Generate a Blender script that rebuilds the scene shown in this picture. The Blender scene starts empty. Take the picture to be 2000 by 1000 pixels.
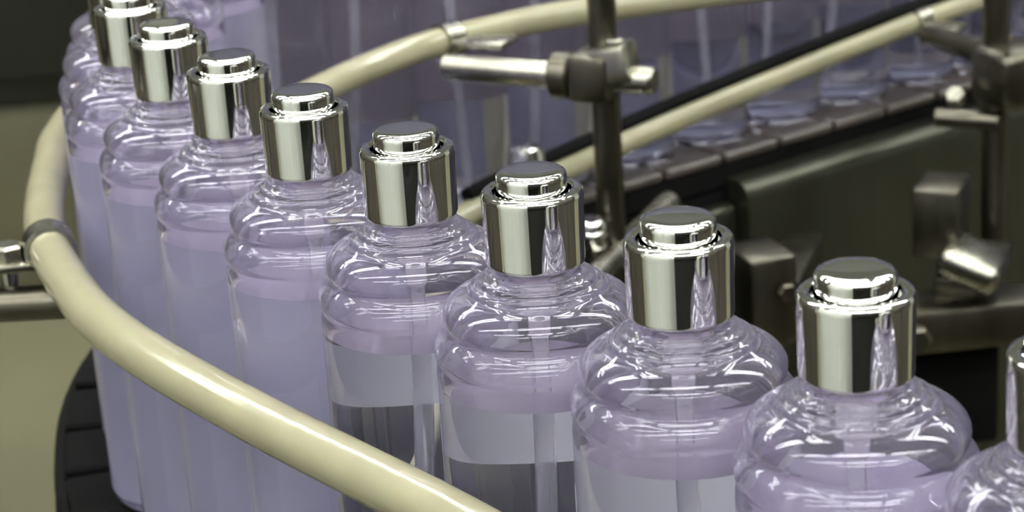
import bpy, bmesh, math, random
from mathutils import Vector, Matrix
random.seed(7)
R = math.radians
S = bpy.context.scene
C = S.collection
RIM = 1.072                      # height of the pump collars; the conveyor chain runs at 0.900

# ------------------------------------------------------------------ camera
F_PX, PITCH, ROLL, CAM_H = 4402.0, R(19.408), R(-3.524), 0.15856
cd = bpy.data.cameras.new('camera')
cam = bpy.data.objects.new('camera', cd); C.objects.link(cam)
cp, sp, cr, sr = math.cos(PITCH), math.sin(PITCH), math.cos(ROLL), math.sin(ROLL)
r0 = Vector((1, 0, 0)); f0 = Vector((0, cp, -sp)); u0 = Vector((0, sp, cp))
rx = r0 * cr + u0 * sr; ux = u0 * cr - r0 * sr
m = Matrix((rx, ux, -f0)).transposed().to_4x4(); m.translation = (0, 0, RIM + CAM_H)
cam.matrix_world = m
cd.sensor_width = 36; cd.lens = 36 * F_PX / 2000
cd.clip_start = 0.01; cd.clip_end = 60
cd.dof.use_dof = True; cd.dof.focus_distance = 0.545; cd.dof.aperture_fstop = 27
S.camera = cam

# ------------------------------------------------------------------ world, exposure
w = bpy.data.worlds.new('world'); S.world = w; w.use_nodes = True
w.node_tree.nodes['Background'].inputs[0].default_value = (0.60, 0.62, 0.60, 1)
w.node_tree.nodes['Background'].inputs[1].default_value = 0.3
S.view_settings.view_transform = 'Standard'; S.view_settings.look = 'None'
S.view_settings.gamma = 1; S.view_settings.use_curve_mapping = False
S.view_settings.exposure = 0.18
cy = S.cycles
cy.max_bounces = 10; cy.transmission_bounces = 10; cy.glossy_bounces = 5; cy.diffuse_bounces = 2
cy.use_adaptive_sampling = True; cy.adaptive_threshold = 0.08; cy.adaptive_min_samples = 20
cy.transparent_max_bounces = 8; cy.sample_clamp_indirect = 25; cy.blur_glossy = 0.3
cy.caustics_reflective = True; cy.caustics_refractive = True
LIGHT = 30.0                     # strength of the ceiling tubes

# ------------------------------------------------------------------ materials
def mat(name, col=(0.5, 0.5, 0.5), rough=0.5, metal=0.0, **kw):
    mt = bpy.data.materials.new(name); mt.use_nodes = True
    b = mt.node_tree.nodes['Principled BSDF']
    b.inputs['Base Color'].default_value = (*col, 1)
    b.inputs['Roughness'].default_value = rough
    b.inputs['Metallic'].default_value = metal
    for k, v in kw.items():
        b.inputs[k.replace('_', ' ')].default_value = v
    return mt

def noisy(mt, scale, amount, bump=0.0, stretch=(1, 1, 1), rough_amount=0.0):
    """colour mottling and fine relief by object-space noise"""
    nt = mt.node_tree; b = nt.nodes['Principled BSDF']
    tc = nt.nodes.new('ShaderNodeTexCoord'); mp = nt.nodes.new('ShaderNodeMapping')
    mp.inputs['Scale'].default_value = stretch
    n = nt.nodes.new('ShaderNodeTexNoise'); n.inputs['Scale'].default_value = scale; n.inputs['Detail'].default_value = 5
    nt.links.new(tc.outputs['Object'], mp.inputs['Vector']); nt.links.new(mp.outputs['Vector'], n.inputs['Vector'])
    base = b.inputs['Base Color'].default_value[:3]
    cr_ = nt.nodes.new('ShaderNodeValToRGB')
    cr_.color_ramp.elements[0].position = 0.3; cr_.color_ramp.elements[1].position = 0.7
    cr_.color_ramp.elements[0].color = (*[c * (1 - amount) for c in base], 1)
    cr_.color_ramp.elements[1].color = (*[min(1, c * (1 + amount)) for c in base], 1)
    nt.links.new(n.outputs['Fac'], cr_.inputs['Fac']); nt.links.new(cr_.outputs['Color'], b.inputs['Base Color'])
    if rough_amount:
        mr = nt.nodes.new('ShaderNodeMapRange'); r_ = b.inputs['Roughness'].default_value
        mr.inputs['To Min'].default_value = r_ - rough_amount; mr.inputs['To Max'].default_value = r_ + rough_amount
        nt.links.new(n.outputs['Fac'], mr.inputs['Value']); nt.links.new(mr.outputs['Result'], b.inputs['Roughness'])
    if bump:
        bp = nt.nodes.new('ShaderNodeBump'); bp.inputs['Strength'].default_value = bump; bp.inputs['Distance'].default_value = 0.001
        nt.links.new(n.outputs['Fac'], bp.inputs['Height']); nt.links.new(bp.outputs['Normal'], b.inputs['Normal'])
    return mt

def glass(name, col, ior, milk=0.0, milk_col=(1, 1, 1), rough=0.0):
    """clear refractive surface, with a share of milky scattering"""
    mt = bpy.data.materials.new(name); mt.use_nodes = True
    nt = mt.node_tree; nt.nodes.clear()
    out = nt.nodes.new('ShaderNodeOutputMaterial')
    g = nt.nodes.new('ShaderNodeBsdfGlass'); g.inputs['Color'].default_value = (*col, 1)
    g.inputs['IOR'].default_value = ior; g.inputs['Roughness'].default_value = rough
    if not milk:
        nt.links.new(g.outputs[0], out.inputs[0]); return mt
    d = nt.nodes.new('ShaderNodeBsdfDiffuse'); d.inputs[0].default_value = (*milk_col, 1)
    t = nt.nodes.new('ShaderNodeBsdfTranslucent'); t.inputs[0].default_value = (*milk_col, 1)
    a = nt.nodes.new('ShaderNodeMixShader'); a.inputs[0].default_value = 0.5
    nt.links.new(d.outputs[0], a.inputs[1]); nt.links.new(t.outputs[0], a.inputs[2])
    x = nt.nodes.new('ShaderNodeMixShader'); x.inputs[0].default_value = milk
    nt.links.new(g.outputs[0], x.inputs[1]); nt.links.new(a.outputs[0], x.inputs[2])
    nt.links.new(x.outputs[0], out.inputs[0])
    return mt

def paper(name, col, trans=0.5):
    mt = bpy.data.materials.new(name); mt.use_nodes = True
    nt = mt.node_tree; nt.nodes.clear()
    out = nt.nodes.new('ShaderNodeOutputMaterial')
    d = nt.nodes.new('ShaderNodeBsdfDiffuse'); d.inputs[0].default_value = (*col, 1)
    t = nt.nodes.new('ShaderNodeBsdfTranslucent'); t.inputs[0].default_value = (*col, 1)
    a = nt.nodes.new('ShaderNodeMixShader'); a.inputs[0].default_value = trans
    nt.links.new(d.outputs[0], a.inputs[1]); nt.links.new(t.outputs[0], a.inputs[2])
    nt.links.new(a.outputs[0], out.inputs[0])
    return mt

def emit(name, col, s):
    mt = bpy.data.materials.new(name); mt.use_nodes = True
    nt = mt.node_tree; nt.nodes.clear()
    out = nt.nodes.new('ShaderNodeOutputMaterial'); e = nt.nodes.new('ShaderNodeEmission')
    e.inputs[0].default_value = (*col, 1); e.inputs[1].default_value = s
    nt.links.new(e.outputs[0], out.inputs[0]); return mt

M = {
    'pet': glass('clear_bottle_plastic', (0.968, 0.955, 0.992), 1.42, 0.06, (0.80, 0.75, 0.99)),
    'liquid': glass('clear_lavender_liquid', (0.94, 0.955, 0.99), 0.955, 0.04, (0.78, 0.79, 0.98)),
    'cloudy': glass('cloudy_lavender_liquid', (0.95, 0.95, 0.99), 0.955, 0.45, (0.82, 0.82, 0.995)),
    'surface': glass('lavender_liquid_surface', (0.94, 0.90, 0.98), 1.34, 0.40, (0.83, 0.72, 0.90)),
    'chrome': mat('chrome', (0.88, 0.88, 0.86), 0.035, 1.0),
    'dark_gap': mat('dark_pump_gap', (0.02, 0.02, 0.02), 0.5),
    'tube': mat('dip_tube_plastic', (0.88, 0.87, 0.92), 0.2, 0, Transmission_Weight=0.75, IOR=1.12),
    'pump': mat('pump_plastic', (0.80, 0.74, 0.84), 0.25, 0, Transmission_Weight=0.55, IOR=1.3),
    'label': paper('white_label', (0.99, 0.985, 0.97), 0.5),
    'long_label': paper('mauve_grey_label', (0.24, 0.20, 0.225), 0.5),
    'hose': noisy(mat('cream_hose', (0.33, 0.31, 0.205), 0.14, 0, Subsurface_Weight=0.25, Subsurface_Scale=0.004), 60, 0.06, 0.15),
    'steel': noisy(mat('stainless_steel', (0.41, 0.395, 0.335), 0.26, 1.0), 90, 0.15, 0.1, (1, 1, 0.2), 0.06),
    'dull_steel': noisy(mat('dull_steel', (0.15, 0.138, 0.108), 0.33, 1.0), 70, 0.2, 0.15, (1, 1, 0.3), 0.08),
    'frame': noisy(mat('conveyor_frame_steel', (0.075, 0.075, 0.056), 0.30, 0.85), 30, 0.15, 0.1, (1, 1, 0.3), 0.06),
    'chain': noisy(mat('chain_plate_plastic', (0.072, 0.058, 0.052), 0.3), 80, 0.2, 0.1),
    'black': noisy(mat('black_rubber', (0.004, 0.004, 0.004), 0.7, 0, Specular_IOR_Level=0.1), 40, 0.3, 0.1),
    'floor': noisy(mat('epoxy_floor', (0.17, 0.158, 0.095), 0.42), 3, 0.10, 0.05, (1, 1, 1), 0.08),
    'wall': noisy(mat('painted_wall', (0.55, 0.56, 0.50), 0.7), 2, 0.05),
    'ceiling': noisy(mat('white_ceiling', (0.78, 0.78, 0.76), 0.8), 2, 0.04),
    'machine': noisy(mat('dark_machine_paint', (0.010, 0.010, 0.008), 0.5), 6, 0.25),
    'slate': noisy(mat('slate_machine_paint', (0.030, 0.028, 0.052), 0.5), 5, 0.2),
    'olive': noisy(mat('olive_machine_paint', (0.105, 0.097, 0.055), 0.5), 5, 0.15),
    'brown': noisy(mat('dark_brown_paint', (0.075, 0.065, 0.05), 0.45), 5, 0.2),
    'pale': noisy(mat('pale_cabinet_paint', (0.86, 0.89, 0.81), 0.4), 5, 0.04),
    'light': emit('fluorescent_tube', (0.97, 1.0, 0.965), LIGHT),
    'white_metal': mat('white_fixture_metal', (0.8, 0.8, 0.78), 0.5),
}

# ------------------------------------------------------------------ mesh helpers
def mesh_from(name, bm, mats, smooth=None):
    me = bpy.data.meshes.new(name); bm.to_mesh(me); bm.free()
    for q in (mats if isinstance(mats, (list, tuple)) else [mats]):
        me.materials.append(M[q])
    if smooth is not None:
        me.polygons.foreach_set('use_smooth', [True] * len(me.polygons))
        me.update()
        me.set_sharp_from_angle(angle=R(smooth))
    return me

def link(name, me, parent=None, loc=None):
    o = bpy.data.objects.new(name, me); C.objects.link(o)
    if loc is not None: o.location = loc
    if parent is not None: o.parent = parent
    return o

def tag(o, label=None, cat=None, group=None, kind=None):
    if label: o['label'] = label
    if cat: o['category'] = cat
    if group: o['group'] = group
    if kind: o['kind'] = kind
    return o

def lathe(bm, prof, n=64, mi=0, center=(0, 0), z0=0.0):
    """surface of revolution from (r, z) metres; normals to the right-hand side of an upward profile walk"""
    rings = []
    for r_, z in prof:
        if r_ < 1e-6:
            rings.append([bm.verts.new((center[0], center[1], z + z0))])
        else:
            rings.append([bm.verts.new((center[0] + r_ * math.cos(2 * math.pi * k / n), center[1] + r_ * math.sin(2 * math.pi * k / n), z + z0)) for k in range(n)])
    for a, b in zip(rings[:-1], rings[1:]):
        for k in range(n):
            k2 = (k + 1) % n
            if len(a) == 1 and len(b) == 1: continue
            if len(a) == 1: f = bm.faces.new((a[0], b[k2], b[k]))
            elif len(b) == 1: f = bm.faces.new((a[k], a[k2], b[0]))
            else: f = bm.faces.new((a[k], a[k2], b[k2], b[k]))
            f.material_index = mi

def frame_at(d):
    d = d.normalized()
    up = Vector((0, 0, 1)) if abs(d.z) < 0.95 else Vector((1, 0, 0))
    s = d.cross(up).normalized()
    return s, s.cross(d).normalized()

def sweep(bm, pts, r, n=16, cap=True, mi=0, round_end=0.0):
    pts = [Vector(p) for p in pts]
    rad = list(r) if isinstance(r, (list, tuple)) else [r] * len(pts)
    rings = []; ref = None
    for i, p in enumerate(pts):
        d = (pts[min(i + 1, len(pts) - 1)] - pts[max(i - 1, 0)])
        s, u = frame_at(d)
        if ref is not None:
            s = (ref - d.normalized() * ref.dot(d.normalized())).normalized(); u = s.cross(d.normalized()).normalized()
        ref = s
        rings.append([bm.verts.new(p + s * (math.cos(2 * math.pi * k / n) * rad[i]) + u * (math.sin(2 * math.pi * k / n) * rad[i])) for k in range(n)])
    fs = []
    for a, b in zip(rings[:-1], rings[1:]):
        for k in range(n):
            fs.append(bm.faces.new((a[k], a[(k + 1) % n], b[(k + 1) % n], b[k])))
    if cap:
        fs.append(bm.faces.new(rings[0][::-1])); fs.append(bm.faces.new(rings[-1]))
    for f in fs: f.material_index = mi

def rod(bm, a, b, r, n=24, ch=None):
    """round bar with chamfered ends"""
    a, b = Vector(a), Vector(b); d = (b - a).normalized(); c = ch if ch is not None else r * 0.18
    sweep(bm, [a, a + d * c, b - d * c, b], [r - c, r, r, r - c], n)

def hexbolt(bm, p, d, r, h, n=6):
    p, d = Vector(p), Vector(d).normalized()
    sweep(bm, [p, p + d * h * 0.8, p + d * h], [r, r, r * 0.82], n)

def box(bm, c, size, rot=None, bev=0.0, seg=2):
    bm2 = bmesh.new(); bmesh.ops.create_cube(bm2, size=1)
    bmesh.ops.scale(bm2, vec=size, verts=bm2.verts)
    if bev: bmesh.ops.bevel(bm2, geom=bm2.edges[:], offset=bev, segments=seg, affect='EDGES', profile=0.5)
    if rot is not None: bmesh.ops.rotate(bm2, cent=(0, 0, 0), matrix=rot, verts=bm2.verts)
    bmesh.ops.translate(bm2, vec=c, verts=bm2.verts)
    me = bpy.data.meshes.new('t'); bm2.to_mesh(me); bm2.free(); bm.from_mesh(me); bpy.data.meshes.remove(me)

def fix(bm):
    bmesh.ops.recalc_face_normals(bm, faces=bm.faces[:])

def catmull(P, n=24):
    P = [Vector(p) for p in P]; out = []
    Q = [2 * P[0] - P[1]] + P + [2 * P[-1] - P[-2]]
    for i in range(1, len(Q) - 2):
        a, b, c, d = Q[i - 1:i + 3]
        for k in range(n):
            t = k / n
            out.append(0.5 * (2 * b + (c - a) * t + (2 * a - 5 * b + 4 * c - d) * t * t + (3 * b - a - 3 * c + d) * t ** 3))
    out.append(P[-1]); return out

class Path:
    def __init__(s, P):
        s.p = P; s.s = [0.0]
        for a, b in zip(P[:-1], P[1:]): s.s.append(s.s[-1] + (b - a).length)
    def at(s, t):
        t = min(max(t, 0), s.s[-1] - 1e-9)
        lo, hi = 0, len(s.s) - 1
        while hi - lo > 1:
            m_ = (lo + hi) // 2
            if s.s[m_] <= t: lo = m_
            else: hi = m_
        f = (t - s.s[lo]) / (s.s[hi] - s.s[lo])
        return s.p[lo].lerp(s.p[hi], f), (s.p[hi] - s.p[lo]).normalized()
    def near(s, q):
        q = Vector(q); return min(range(len(s.p)), key=lambda i: (s.p[i] - q).length)
    def offset(s, off, z, t0=0, t1=None, step=0.012):
        t1 = s.s[-1] if t1 is None else t1; n = max(2, int((t1 - t0) / step)); out = []
        for i in range(n + 1):
            p, d = s.at(t0 + (t1 - t0) * i / n)
            out.append(Vector((p.x + d.y * off, p.y - d.x * off, z)))     # +off = inner side of the bend
        return out

# ------------------------------------------------------------------ the route of the conveyor (bottle centres, metres)
NEAR = [(67.6, 417.8), (35.9, 456.9), (5.5, 496.7), (-24.5, 537.8), (-53.0, 581.0), (-77.6, 625.2), (-100.3, 670.0), (-118.5, 716.5)]
FAR = [(-129, 766), (-134.5, 816), (-132, 866), (-120.5, 915), (-97.5, 959.5), (-63.5, 996.5), (-22, 1025)]
dirf = Vector((math.cos(R(35.6)), math.sin(R(35.6))))
ctrl = [(x / 1000, y / 1000, 0) for x, y in [(167.5, 301.5), (134.5, 340.2), (100.9, 379.2)] + NEAR + FAR]
last = Vector(ctrl[-1])
for k in range(1, 11):
    q = last + Vector((dirf.x, dirf.y, 0)) * 0.0505 * k; ctrl.append((q.x, q.y, 0))
route = Path(catmull(ctrl, 16))
ZC = 0.900                                       # chain top

# ------------------------------------------------------------------ the hall
def slab(name, c, size, m_, kind='structure'):
    bm = bmesh.new(); box(bm, (0, 0, 0), size)
    o = link(name, mesh_from(name, bm, m_), loc=c); o['kind'] = kind; return o
tag(slab('floor', (0, 1, -0.05), (12, 14, 0.1), 'floor'), 'tan epoxy factory floor below the conveyor')
tag(slab('ceiling', (0, 1, 4.05), (12, 14, 0.1), 'ceiling'), 'white factory ceiling above the line')
tag(slab('wall_left', (-6.05, 1, 2), (0.1, 14, 4.0), 'wall'), 'pale painted wall along the hall')
tag(slab('wall_right', (6.05, 1, 2), (0.1, 14, 4.0), 'wall'), 'pale painted wall across the hall')
tag(slab('wall_back', (0, 8.05, 2), (12, 0.1, 4.0), 'wall'), 'pale painted wall behind the machines')
tag(slab('wall_front', (0, -6.05, 2), (12, 0.1, 4.0), 'wall'), 'pale painted wall behind the photographer')

def ceiling_light(x, y, label):
    o = tag(link('ceiling_light', None, loc=(x, y, 3.3)), label, 'light', 'rows of fluorescent ceiling lights')
    bm = bmesh.new(); box(bm, (0, 0, 0.05), (1.5, 0.36, 0.04), bev=0.006); link('fixture_tray', mesh_from('fixture_tray', bm, 'white_metal'), o)
    for s in (-1, 1):
        bm = bmesh.new(); box(bm, (0, s * 0.09, 0.012), (1.44, 0.05, 0.03))
        link('tube', mesh_from('fluorescent_tube', bm, 'light'), o)
    for s in (-0.6, 0.6):
        bm = bmesh.new(); sweep(bm, [(s, 0, 0.07), (s, 0, 0.7)], 0.006, 8); link('hanger', mesh_from('hanger', bm, 'white_metal', 40), o)
k = 0
for j, y in enumerate((-3.2, -1.6, -0.1, 1.4, 3.0)):  # last row added to light bottles and labels from behind
    for i, x in enumerate((-3.3, -1.65, 0.0, 1.65, 3.3)):
        ceiling_light(x, y, 'unseen twin tube ceiling light overhead, %s row from the front wall, %s from the left wall' % (('first', 'second', 'third', 'fourth', 'fifth')[j], ('first', 'second', 'third', 'fourth', 'fifth')[i]))

# machines in the hall, and cabinets added for the cap reflections
def cabinet(name, c, size, m_, label, cat, rows=2, cols=2, face=-1):
    """machine cabinet: body, door panels with handles, plinth; face = side of the doors in y"""
    o = tag(link(name, None, loc=(c[0], c[1], 0)), label, cat)
    sx, sy, sz = size
    bm = bmesh.new(); box(bm, (0, 0, 0.06 + (sz - 0.06) / 2), (sx, sy, sz - 0.06), bev=0.01); link('body', mesh_from('cabinet_body', bm, m_, 30), o)
    bm = bmesh.new(); box(bm, (0, 0, 0.03), (sx * 0.94, sy * 0.9, 0.06)); link('plinth', mesh_from('cabinet_plinth', bm, 'black'), o)
    pw, ph = sx / cols, (sz - 0.06) / rows
    bm = bmesh.new(); box(bm, (0, 0, 0), (pw - 0.03, 0.02, ph - 0.03), bev=0.005); pm = mesh_from('cabinet_door', bm, m_, 30)
    bm = bmesh.new(); box(bm, (0, 0, 0), (0.02, 0.03, 0.12), bev=0.005); hm = mesh_from('cabinet_handle', bm, 'dull_steel', 30)
    for i in range(cols):
        for j in range(rows):
            d = link('door', pm, o, (-sx / 2 + pw * (i + 0.5), face * (sy / 2 + 0.008), 0.06 + ph * (j + 0.5)))
            link('handle', hm, d, (pw * 0.38, face * 0.02, 0))
    return o
fm = tag(link('filling_machine', None, loc=(-0.9, 3.9, 0)), 'dark machine with olive skirt standing far behind the conveyor bend', 'machine')
bm = bmesh.new(); box(bm, (0, 0, 0.99), (4.4, 1.1, 1.3), bev=0.02); link('body', mesh_from('machine_body', bm, 'machine', 30), fm)
bm = bmesh.new(); box(bm, (0, 0, 0.17), (4.38, 1.06, 0.34), bev=0.01); link('skirt', mesh_from('machine_skirt', bm, 'olive', 30), fm)
for i in range(4):
    bm = bmesh.new(); box(bm, (-1.65 + 1.1 * i, -0.56, 0.99), (1.0, 0.02, 1.2), bev=0.005); d = link('door', mesh_from('machine_door', bm, 'machine', 30), fm)
    bm = bmesh.new(); box(bm, (-1.25 + 1.1 * i, -0.585, 0.99), (0.02, 0.03, 0.14), bev=0.005); link('handle', mesh_from('machine_handle', bm, 'dull_steel', 30), d)
cabinet('machine_housing', (0.85, 1.95), (2.2, 0.4, 1.5), 'slate', 'dark slate machine housing behind the far row of bottles', 'machine', 2, 3)
cabinet('dark_reflection_cabinet', (0.22, -0.62), (0.84, 0.4, 1.45), 'machine', 'added black cabinet behind the photographer, a dark band in the cap reflections', 'cabinet', 2, 1, 1)  # added in place of the photographer's dark figure reflected in the caps
gp = cabinet('bright_reflection_cabinet', (-0.90, -0.52), (1.75, 0.35, 1.7), 'pale', 'added pale grey cabinet left of the photographer, a bright band in the cap reflections', 'cabinet', 1, 2, 1)  # unseen, added to give the caps their bright reflected band
gp.rotation_euler.z = R(-47)

pm_ = cabinet('right_reflection_cabinet', (1.25, 0.05), (1.5, 0.5, 1.5), 'brown', 'added dark brown cabinet right of the photographer, darkening the cap reflections', 'machine', 2, 3, 1)  # unseen, added to darken the right side of the cap reflections
pm_.rotation_euler.z = R(75)
rk = cabinet('left_reflection_cabinet', (-1.35, 0.95), (1.1, 0.4, 1.5), 'brown', 'added dark brown cabinet left of the conveyor, a dark stripe in the cap reflections', 'cabinet', 2, 2, 1)  # unseen, added for the dark stripe at the left of the caps
rk.rotation_euler.z = R(-95)

# ------------------------------------------------------------------ conveyor: frame, chain plates
conv = tag(link('conveyor', None, loc=(0, 0, 0)), 'steel framed slat chain conveyor bending around under the bottles', 'conveyor')
L = route.s[-1]
def strip(name, sec, t0, t1, m_, step=0.015, smooth=40):
    """cross-section [(offset, z)...] drawn along the route"""
    n = max(2, int((t1 - t0) / step)); bm = bmesh.new(); rows = []
    for i in range(n + 1):
        p, d = route.at(t0 + (t1 - t0) * i / n)
        rows.append([bm.verts.new((p.x + d.y * o_, p.y - d.x * o_, z)) for o_, z in sec])
    k = len(sec)
    for a, b in zip(rows[:-1], rows[1:]):
        for q in range(k): bm.faces.new((a[q], a[(q + 1) % k], b[(q + 1) % k], b[q]))
    bm.faces.new(rows[0][::-1]); bm.faces.new(rows[-1]); fix(bm)
    return link(name, mesh_from(name, bm, m_, smooth), conv)
def lipsec(o1, o2, top, bottom, r_=0.006):
    """plate with a rounded top edge towards o2"""
    s = 1 if o2 > o1 else -1; pts = [(o1, bottom), (o1, top)]
    for k in range(7):
        a = math.pi / 2 * k / 6
        pts.append((o2 - s * r_ + s * r_ * math.sin(a), top - r_ + r_ * math.cos(a)))
    pts.append((o2, bottom)); return pts
t_bend = route.s[route.near((-0.0635, 0.9965, 0))]
t_seam = route.s[route.near((0.085, 1.103, 0))]
strip('frame_panel', lipsec(0.046, 0.054, ZC - 0.020, ZC - 0.30, 0.004), 0, t_bend - 0.002, 'frame')
strip('frame_panel', lipsec(0.040, 0.048, ZC - 0.024, ZC - 0.30, 0.004), t_bend, t_seam - 0.002, 'frame')
strip('frame_panel', lipsec(0.040, 0.056, ZC - 0.012, ZC - 0.30, 0.009), t_seam, L, 'frame')
t_o = route.s[route.near((-0.063, 0.997, 0))]
strip('corner_track', lipsec(-0.040, -0.044, ZC - 0.003, ZC - 0.16, 0.003), 0, t_o, 'black')
strip('frame_panel', lipsec(-0.046, -0.054, ZC - 0.020, ZC - 0.16, 0.004), t_o + 0.002, L, 'frame')
for s in (-1, 1):
    strip('wear_strip', [(s * 0.030, ZC - 0.016), (s * 0.030, ZC - 0.0055), (s * 0.0395, ZC - 0.0055), (s * 0.0395, ZC - 0.016)], 0, L, 'black')
strip('chain_bed', [(-0.045, ZC - 0.030), (-0.045, ZC - 0.018), (0.039, ZC - 0.018), (0.039, ZC - 0.030)], 0, L, 'black')
bm = bmesh.new(); box(bm, (0, 0, -0.0025), (0.0355, 0.079, 0.005), bev=0.0012, seg=1); plate_me = mesh_from('chain_plate', bm, 'chain', 30)
black_plate_me = plate_me.copy(); black_plate_me.materials[0] = M['black']
t = 0.02
while t < L - 0.02:
    p, d = route.at(t)
    o = link('chain_plate', black_plate_me if t < t_o else plate_me, conv, (p.x, p.y, ZC)); o.rotation_euler.z = math.atan2(d.y, d.x)
    t += 0.0381
for (x, y) in ((0.25, 1.225), (-0.125, 0.83), (-0.02, 0.53), (0.12, 0.36)):
    bm = bmesh.new(); rod(bm, (x, y, 0.0), (x, y, ZC - 0.03), 0.019, 20, 0.002); link('leg', mesh_from('conveyor_leg', bm, 'dull_steel', 40), conv)

# ------------------------------------------------------------------ bottles
mm = 0.001
def P(l): return [(r_ * mm, z * mm) for r_, z in l]
TOPZ = RIM - ZC                                   # collar rim above the bottle base, 172 mm
def rel(l): return [(r_ * mm, z * mm + TOPZ) for r_, z in l]
LEVEL = -46.5
outer = [(0, -169.5), (12, -170.2), (20.5, -172), (22.8, -171.4), (24.3, -169.6), (25, -166.5), (25, -165), (25, -160), (25, -100), (25, -50), (25, -45.5), (25, -44), (24.85, -42.4), (24.55, -41.6), (24.55, -41.1), (24.9, -40.5),
         (25.15, -39.3), (25.15, -37.6), (24.85, -36.3), (24.3, -35.2), (23.4, -34.3), (22.6, -33.8), (22.3, -33.2), (22.35, -32.5), (22.75, -31.6), (22.95, -30.4), (22.85, -29.2),
         (22.4, -28.1), (21.6, -27.1), (20.3, -26.1), (18.6, -25.2), (16.9, -24.5), (16.3, -24.0), (16.1, -23.2), (15.4, -22.8), (14.2, -22.6),
         (13.9, -22.2), (13.7, -21.5), (13.1, -21.2), (12.3, -21.1), (12.0, -20.7), (11.9, -20.0), (11.3, -19.6), (10.2, -19.5), (9.6, -19.2), (9.5, -18.6), (9.5, -18), (9.5, -8), (9.5, -7.4), (9.2, -7)]
inner = [(8.4, -7), (8.2, -7.3), (8.2, -21.2), (8.7, -22.6), (10.4, -23.6), (13, -24.4), (16, -25.6), (18.2, -26.5), (19.8, -27.5), (20.9, -28.6),
         (21.5, -30.0), (21.5, -31.4), (21.1, -32.8), (21.0, -34.0), (21.6, -35.2), (22.7, -36.3), (23.5, -37.6), (23.85, -39.2), (23.8, -42), (23.8, LEVEL)]
bm = bmesh.new(); lathe(bm, rel(outer + inner), 72); body_me = mesh_from('bottle_body', bm, 'pet', 80)
bm = bmesh.new()
lathe(bm, rel([(0, -167.5), (18, -168.2), (21.5, -168), (23, -166.8), (23.8, -164.5), (23.8, -163), (23.8, -110), (23.8, LEVEL)]), 72, 0)
lathe(bm, rel([(23.8, LEVEL), (0, LEVEL)]), 72, 1)
liquid_me = mesh_from('liquid', bm, ['liquid', 'surface'], 40)
cloudy_me = liquid_me.copy(); cloudy_me.materials[0] = M['cloudy']
bm = bmesh.new()
lathe(bm, rel([(0, -5), (10.3, -5), (10.3, -17.7), (10.5, -17.95), (11.25, -17.95), (11.55, -17.75), (11.72, -17.3), (11.73, -17.0), (11.735, -16.5), (11.85, -9), (11.98, -2.4), (11.99, -1.9), (12, -1.5), (11.9, -0.8), (11.55, -0.25), (10.9, 0), (9.6, -0.05), (9.25, -0.3), (9.1, -0.8), (9.1, -4.2), (0, -4.2)]), 72)
collar_me = mesh_from('collar', bm, 'chrome', 35)
bm = bmesh.new()
lathe(bm, rel([(8.3, -4.1), (8.34, 1.6), (8.35, 2.3), (8.35, 2.7), (8.24, 3.35), (7.9, 3.9), (7.3, 4.25), (6.6, 4.36), (5, 4.40), (2.5, 4.42), (0, 4.43)]), 72)
button_me = mesh_from('button', bm, 'chrome', 35)
bm = bmesh.new()
lathe(bm, rel([(0, -36.5), (2.2, -36.5), (2.6, -36), (2.7, -31), (4.2, -30.2), (4.4, -22), (5.2, -21.5), (5.4, -14), (8.0, -13.6), (8.0, -9), (0, -9)]), 32)
pump_me = mesh_from('pump_housing', bm, 'pump', 40)

def tube_mesh(bend, ang):
    bm = bmesh.new(); pts = []
    for k in range(13):
        u = k / 12; z = (-35.5 - u * 128.0) * mm + TOPZ
        s = bend * u * u
        pts.append((s * math.cos(ang), s * math.sin(ang), z))
    sweep(bm, pts, 0.0019, 12); return mesh_from('dip_tube', bm, 'tube', 40)
tube_mes = [tube_mesh(0.010, 4.2), tube_mesh(0.008, 3.4), tube_mesh(0.012, 5.0)]

def label_mesh(name, a0, a1, z0, z1, m_, r_=25.03):
    bm = bmesh.new(); n = 40; V = []
    for i in range(n + 1):
        a = R(a0 + (a1 - a0) * i / n); c, s = math.cos(a), math.sin(a)
        V.append([bm.verts.new((r_ * mm * c, r_ * mm * s, z * mm + TOPZ)) for z in (z0, (z0 + z1) / 2, z1)])
    for a, b in zip(V[:-1], V[1:]):
        for k in range(2): bm.faces.new((a[k], b[k], b[k + 1], a[k + 1]))
    return mesh_from(name, bm, m_, 30)
white_me = label_mesh('white_label', -5, 182, -74.5, -57.5, 'label')

long_me = label_mesh('long_label', 0, 180, -127, -52, 'long_label')

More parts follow.
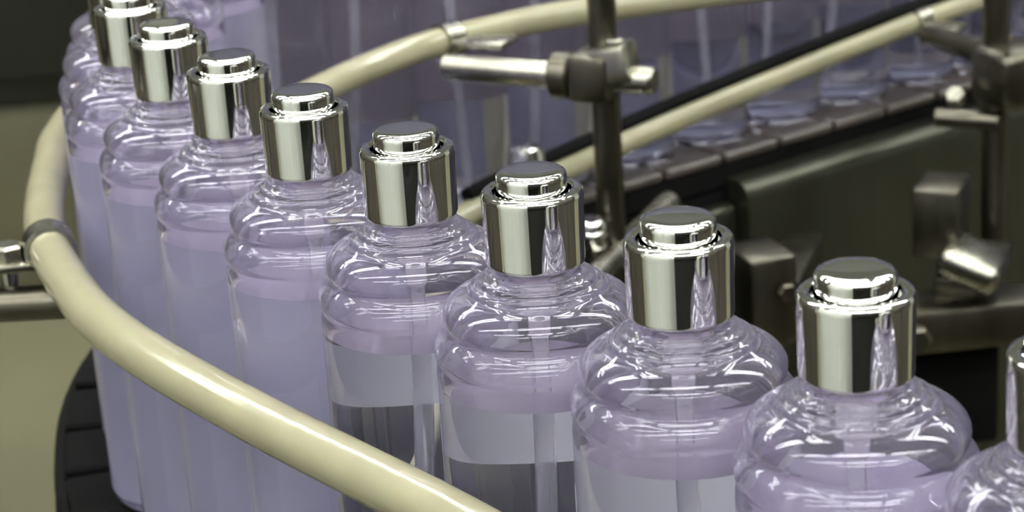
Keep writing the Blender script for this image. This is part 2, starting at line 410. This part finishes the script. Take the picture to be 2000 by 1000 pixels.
def bottle(x, y, label, group, white, i, clear=False):
    o = tag(link('spray_bottle', None, loc=(x, y, ZC)), label, 'bottle', group)
    link('body', body_me, o); link('liquid', liquid_me if clear else cloudy_me, o); link('collar', collar_me, o); link('button', button_me, o)
    link('pump_housing', pump_me, o); link('dip_tube', tube_mes[i % 3], o)
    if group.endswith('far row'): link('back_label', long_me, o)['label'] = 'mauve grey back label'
    if white: link('back_label', white_me, o)['label'] = 'white label strip'
    return o
ORD = ['first', 'second', 'third', 'fourth', 'fifth', 'sixth', 'seventh', 'eighth', 'ninth', 'tenth', 'eleventh', 'twelfth', 'thirteenth', 'fourteenth']
near_all = [(100.9, 379.2)] + NEAR
for i, (x, y) in enumerate(near_all):
    lab = ['lavender spray bottle cut off by the lower right corner of the picture',
           'largest whole lavender spray bottle, second of the near row from the right edge',
           'lavender spray bottle with white back label, third of the near row from the right edge',
           'lavender spray bottle with white back label, fourth of the near row from the right edge',
           'lavender spray bottle with white back label, fifth of the near row, leftmost with one',
           'plain lavender spray bottle right after the labelled ones, sixth of the near row',
           'plain lavender spray bottle, seventh of the near row from the right edge',
           'plain lavender spray bottle, eighth of the near row from the right edge',
           'spray bottle whose chrome cap is cut by the top edge, at upper left'][i]
    bottle(x * mm, y * mm, lab, 'spray bottles in the near row', i <= 4, i, i in (2, 3, 4))
for i, (x, y) in enumerate(FAR[:4]):
    lab = ['spray bottle just behind the top-cut cap at the outer left of the bend',
           'spray bottle at the left of the bend, second behind the top-cut cap',
           'spray bottle in the bend, third behind the top-cut cap, bright rimmed shoulder',
           'spray bottle in the bend, fourth behind the top-cut cap, shoulder out of frame'][i]
    bottle(x * mm, y * mm, lab, 'spray bottles in the bend', False, i)
far_pts = [Vector((x * mm, y * mm)) for x, y in FAR[4:]] + [Vector(c[:2]) for c in ctrl[-10:-1]]
for i, p in enumerate(far_pts):
    bottle(p.x, p.y, 'blurred spray bottle of the far row, %s counted from the bend to the right' % ORD[i], 'spray bottles in the far row', False, i, True)

# ------------------------------------------------------------------ guide rail hoses
def hose(pts, r_, label):
    bm = bmesh.new(); sweep(bm, pts, r_, 28)
    return tag(link('guide_hose', mesh_from('guide_hose', bm, 'hose', 50)), label, 'hose', 'cream guide rail hoses')
near_line = catmull([(x * mm, y * mm, RIM - 0.072) for x, y in [(143, 280), (109, 318), (75, 357), (42, 396), (10, 435.5), (-19.8, 476.7), (-41, 504), (-69, 540), (-101.6, 585.8), (-120.8, 618.1),
      (-132.5, 643.9), (-144.6, 676.3), (-152.2, 702.9), (-156.8, 725.2), (-161, 754), (-164.5, 785), (-167.5, 816), (-165, 868), (-154, 920)]], 6)
hose(near_line, 0.0069, 'thick cream guide hose sweeping in front of the near bottles')
up = catmull([(-0.035, 0.612, RIM - 0.083), (-0.066, 0.690, RIM - 0.083), (-0.090, 0.760, RIM - 0.082), (-0.098, 0.820, RIM - 0.082), (-0.090, 0.872, RIM - 0.082), (-0.0705, 0.912, RIM - 0.082), (-0.050, 0.945, RIM - 0.082), (-0.0285, 0.971, RIM - 0.082),
      (0.006, 0.997, RIM - 0.082), (0.030, 1.011, RIM - 0.082), (0.079, 1.028, RIM - 0.082), (0.140, 1.040, RIM - 0.081), (0.210, 1.050, RIM - 0.080), (0.30, 1.06, RIM - 0.08)], 10)
hose(up, 0.0064, 'upper cream guide hose curving across the far bottles')
lo = catmull([(-0.020, 0.700, RIM - 0.160), (-0.062, 0.800, RIM - 0.160), (-0.055, 0.890, RIM - 0.160), (-0.017, 0.961, RIM - 0.158), (0.034, 1.025, RIM - 0.158), (0.0655, 1.047, RIM - 0.1525), (0.1055, 1.075, RIM - 0.1465),
      (0.194, 1.141, RIM - 0.136), (0.242, 1.175, RIM - 0.131), (0.32, 1.230, RIM - 0.125), (0.38, 1.272, RIM - 0.120)], 10)
low_hose = hose(lo, 0.0058, 'straight cream guide hose running low along the far bottles')

bk = []
for i in range(30, len(lo)):
    d = (lo[min(i + 1, len(lo) - 1)] - lo[i - 1]).normalized()
    bk.append(lo[i] + Vector((-d.y, d.x, 0)) * 0.0018 + Vector((0, 0, 0.0078)))
bm = bmesh.new(); sweep(bm, bk, 0.0034, 12)
link('backing_strip', mesh_from('backing_strip', bm, 'black', 50), low_hose)['label'] = 'thin black backing strip'

# ------------------------------------------------------------------ brackets, posts, clips
def part(parent, name, m_, smooth, fn):
    bm = bmesh.new(); fn(bm); fix(bm)
    return link(name, mesh_from(name, bm, m_, smooth), parent)

def clip_band(bm, c, tang, r_, width):
    """open band around a hose"""
    c, tang = Vector(c), Vector(tang).normalized(); n = 28; s, u = frame_at(tang); rows = []
    for k in range(n):
        a = 2 * math.pi * k / n; d = s * math.cos(a) + u * math.sin(a)
        rows.append([bm.verts.new(c + d * q + tang * w_) for q, w_ in ((r_, -width / 2), (r_ + 0.0014, -width / 2 + 0.0004), (r_ + 0.0014, width / 2 - 0.0004), (r_, width / 2))])
    for k in range(n):
        a, b = rows[k], rows[(k + 1) % n]
        for q in range(4): bm.faces.new((a[q], a[(q + 1) % 4], b[(q + 1) % 4], b[q]))

def yaw(d): return Matrix.Rotation(math.atan2(d[1], d[0]), 3, 'Z')

def hose_clip(c, tang, r_, side, label, tab=0.020, bolt=True, drop=0.0, width=0.013):
    o = tag(link('hose_clip', None, loc=(0, 0, 0)), label, 'clip', 'steel hose clips')
    c, side = Vector(c), Vector(side).normalized()
    part(o, 'band', 'steel', 40, lambda bm: clip_band(bm, c, tang, r_ + 0.0002, 0.010))
    tc = c + side * (r_ + tab / 2) + Vector((0, 0, -r_ * 0.55 + drop))
    part(o, 'tab', 'steel', 30, lambda bm: box(bm, tc, (tab + 0.004, width, 0.0028), yaw(side), 0.001))
    if bolt:
        part(o, 'bolt', 'steel', 30, lambda bm: hexbolt(bm, c + side * (r_ + 0.0062) + Vector((0, 0, tc.z - c.z)) + Vector((0, 0, 0.0015)), (0, 0, 1), 0.0052, 0.005))
    return o

# left: clip on the near hose with its rod
hi = min(range(len(near_line)), key=lambda i: abs(near_line[i].y - 0.690)); hc = near_line[hi]; ht = near_line[hi + 1] - near_line[hi - 1]
sd = Vector((-1.0, -0.12, 0))
hose_clip(hc, ht, 0.0069, sd, 'steel clip around the thick near hose at the left edge', 0.024, True, 0.0, 0.016)
o = tag(link('support_rod', None), 'dark steel rod below the hose clip at the left edge', 'rod', 'guide rail support rods')
part(o, 'rod', 'dull_steel', 40, lambda bm: rod(bm, (hc.x + 0.006, hc.y - 0.006, RIM - 0.0885), (hc.x - 0.22, hc.y - 0.004, RIM - 0.0885), 0.0058))
part(o, 'bolt', 'steel', 30, lambda bm: rod(bm, (hc.x - 0.0135, hc.y - 0.003, RIM - 0.0835), (hc.x - 0.0135, hc.y - 0.003, RIM - 0.0775), 0.003, 12))
o = tag(link('support_post', None), 'steel upright carrying the rod left of the frame', 'post', 'guide rail posts')
part(o, 'upright', 'dull_steel', 40, lambda bm: rod(bm, (hc.x - 0.20, hc.y + 0.008, 0.0), (hc.x - 0.20, hc.y + 0.008, RIM + 0.0), 0.0065))
part(o, 'clamp', 'dull_steel', 30, lambda bm: box(bm, (hc.x - 0.20, hc.y + 0.002, RIM - 0.0885), (0.026, 0.030, 0.026), None, 0.004))

# middle: upright with cross clamp and rod under the upper hose
PX, PY = 0.0445, 0.9385
o = tag(link('support_post', None), 'steel upright with cross clamp in front of the far bottles', 'post', 'guide rail posts')
part(o, 'upright', 'dull_steel', 40, lambda bm: rod(bm, (PX, PY, ZC - 0.12), (PX, PY, RIM + 0.03), 0.0062))
ra, rb = Vector((-0.0245, 0.9615, RIM - 0.0905)), Vector((0.0645, 0.9165, RIM - 0.0905)); rd = (rb - ra).normalized()
def cross_clamp(o, pc, rc, rdir, rr):
    """split block gripping upright (pc) and rod (rc), with collar and jaw"""
    mid = (Vector(pc) + Vector(rc)) / 2; mid.z = rc.z
    jaw = rc + rdir * 0.010 + Vector((0, 0, 0.0065))
    part(o, 'clamp_block', 'dull_steel', 30, lambda bm: box(bm, mid + Vector((0, 0, 0.001)), (0.019, 0.030, 0.021), yaw(rdir), 0.003))
    part(o, 'clamp_jaw', 'steel', 30, lambda bm: box(bm, jaw, (0.017, 0.016, 0.0165), yaw(rdir) @ Matrix.Rotation(R(-14), 3, 'Y'), 0.002))
    part(o, 'collar', 'dull_steel', 40, lambda bm: rod(bm, rc - rdir * 0.019, rc - rdir * 0.0095, rr + 0.0042, 28, 0.001))
    part(o, 'clamp_bolt', 'steel', 30, lambda bm: hexbolt(bm, jaw + Vector((0, 0, 0.008)), (0, 0, 1), 0.004, 0.003))
rc = ra + rd * ((Vector((PX, PY, ra.z)) - ra).dot(rd))
cross_clamp(o, (PX, PY, ra.z), rc, rd, 0.0060)
o = tag(link('support_rod', None), 'short bright steel rod reaching from cross clamp to upper hose', 'rod', 'guide rail support rods')
part(o, 'rod', 'steel', 40, lambda bm: rod(bm, ra, rb, 0.0060))
uc = Vector((-0.0225, 0.976, RIM - 0.082)); ui = min(range(len(up)), key=lambda i: (up[i] - uc).length)
hose_clip(up[ui], up[ui + 1] - up[ui - 1], 0.0064, (0.9, -0.44, 0), 'steel clip on the upper hose above the short rod', 0.022, False, 0.004, 0.018)

# middle: lower rod, knob and stud at the low hose
o = tag(link('rail_stud', None), 'small domed steel stud behind the fourth chrome cap', 'stud')
part(o, 'stud', 'chrome', 40, lambda bm: lathe(bm, [(0, -0.06), (0.0085, -0.06), (0.0085, -0.0035), (0.0075, -0.001), (0.005, 0), (0, 0.0004)], 32, 0, (0.0086, 0.957), RIM - 0.1270))
part(o, 'stud_base', 'dull_steel', 30, lambda bm: box(bm, (0.020, 0.9485, RIM - 0.178), (0.052, 0.020, 0.018), yaw((0.9, -0.44)), 0.003))
o = tag(link('clamp_knob', None), 'small bright chrome knob beside the steel upright', 'knob')
part(o, 'knob', 'chrome', 40, lambda bm: lathe(bm, [(0, -0.006), (0.0062, -0.006), (0.0066, -0.004), (0.0066, -0.0005), (0.0052, 0.0002), (0.0056, 0.001), (0.0068, 0.002), (0.0068, 0.005), (0.0055, 0.0066), (0, 0.0070)], 24, 0, (0.0352, 0.925), RIM - 0.159))
part(o, 'shank', 'dull_steel', 40, lambda bm: rod(bm, (0.0352, 0.925, RIM - 0.190), (0.0352, 0.925, RIM - 0.164), 0.0035, 12))
o = tag(link('support_rod', None), 'steel rod slanting away at the foot of the middle upright', 'rod', 'guide rail support rods')
part(o, 'rod', 'steel', 40, lambda bm: rod(bm, (0.033, 0.900, RIM - 0.172), (0.075, 1.000, RIM - 0.172), 0.0058))

# right: upright with heavy clamps
QX, QY = 0.2415, 1.064
o = tag(link('support_post', None), 'dark steel upright near the right edge with heavy clamps', 'post', 'guide rail posts')
part(o, 'upright', 'dull_steel', 40, lambda bm: rod(bm, (QX, QY, ZC - 0.10), (QX, QY, RIM + 0.03), 0.0064))
r2a, r2b = Vector((0.2245, 1.150, RIM - 0.1385)), Vector((0.2915, 1.020, RIM - 0.1385)); r2d = (r2b - r2a).normalized()
rc2 = r2a + r2d * ((Vector((QX, QY, r2a.z)) - r2a).dot(r2d))
part(o, 'clamp_block', 'dull_steel', 30, lambda bm: box(bm, (QX + 0.008, QY - 0.004, RIM - 0.137), (0.030, 0.034, 0.030), yaw(r2d), 0.006, 3))
part(o, 'collar', 'dull_steel', 40, lambda bm: rod(bm, rc2 - r2d * 0.034, rc2 - r2d * 0.022, 0.0125, 28, 0.0015))
part(o, 'clamp_lever', 'dull_steel', 40, lambda bm: rod(bm, (QX - 0.028, QY + 0.008, RIM - 0.160), (QX + 0.002, QY - 0.006, RIM - 0.160), 0.0048, 16))
part(o, 'bolt', 'steel', 30, lambda bm: hexbolt(bm, (QX - 0.020, QY - 0.004, RIM - 0.148), (-0.3, -0.6, 0.75), 0.0055, 0.005))
o = tag(link('support_rod', None), 'dark steel rod through the clamp of the right upright', 'rod', 'guide rail support rods')
part(o, 'rod', 'dull_steel', 40, lambda bm: rod(bm, r2a, r2b, 0.0060))
li = min(range(len(lo)), key=lambda i: abs(lo[i].x - 0.221))
hose_clip(lo[li], lo[li + 1] - lo[li - 1], 0.0058, (0.75, -0.66, 0), 'steel clip on the low hose near the right upright', 0.018, False, 0.002)
# bracket and feet in front of the conveyor frame
o = tag(link('post_bracket', None), 'bright footed steel bracket beside the right upright', 'bracket')
part(o, 'plate', 'dull_steel', 30, lambda bm: box(bm, (0.2045, 1.010, RIM - 0.190), (0.022, 0.030, 0.034), Matrix.Rotation(R(-24), 3, 'Z'), 0.002))
part(o, 'foot', 'steel', 40, lambda bm: box(bm, (0.2155, 0.990, RIM - 0.2075), (0.030, 0.034, 0.014), Matrix.Rotation(R(-24), 3, 'Z') @ Matrix.Rotation(R(22), 3, 'Y'), 0.005, 3))
part(o, 'arm', 'dull_steel', 30, lambda bm: box(bm, (0.222, 1.018, RIM - 0.222), (0.026, 0.060, 0.012), Matrix.Rotation(R(-24), 3, 'Z'), 0.002))
part(o, 'bolt', 'steel', 30, lambda bm: hexbolt(bm, (0.226, 0.996, RIM - 0.2115), (0, 0, 1), 0.006, 0.005))
o = tag(link('frame_bracket', None), 'dull square steel bracket with bolt hole between two chrome caps', 'bracket')
part(o, 'block', 'dull_steel', 30, lambda bm: box(bm, (0.1105, 0.945, RIM - 0.199), (0.023, 0.030, 0.042), Matrix.Rotation(R(18), 3, 'Z'), 0.0025))
part(o, 'bolt', 'dull_steel', 30, lambda bm: hexbolt(bm, (0.1195, 0.929, RIM - 0.193), (0.3, -0.95, 0), 0.0042, 0.003))
part(o, 'arm', 'dull_steel', 30, lambda bm: box(bm, (0.128, 1.000, RIM - 0.214), (0.020, 0.110, 0.012), Matrix.Rotation(R(-18), 3, 'Z'), 0.002))
o = tag(link('cross_beam', None), 'dull steel cross beam low in front of the conveyor frame', 'beam')
part(o, 'beam', 'dull_steel', 30, lambda bm: box(bm, (0.190, 0.985, RIM - 0.234), (0.110, 0.030, 0.022), Matrix.Rotation(R(6), 3, 'Z'), 0.003))
part(o, 'beam_foot', 'black', 30, lambda bm: box(bm, (0.195, 1.010, RIM - 0.275), (0.070, 0.030, 0.060), Matrix.Rotation(R(6), 3, 'Z'), 0.004))
part(o, 'nut', 'dull_steel', 30, lambda bm: hexbolt(bm, (0.184, 0.966, RIM - 0.234), (0, -1, 0), 0.007, 0.006))
o = tag(link('floor_pipe', None), 'thin brown steel pipe below the drive cover at lower left', 'pipe')
part(o, 'pipe', 'dull_steel', 40, lambda bm: rod(bm, (-0.30, 1.02, RIM - 0.37), (-0.10, 0.98, RIM - 0.26), 0.008))
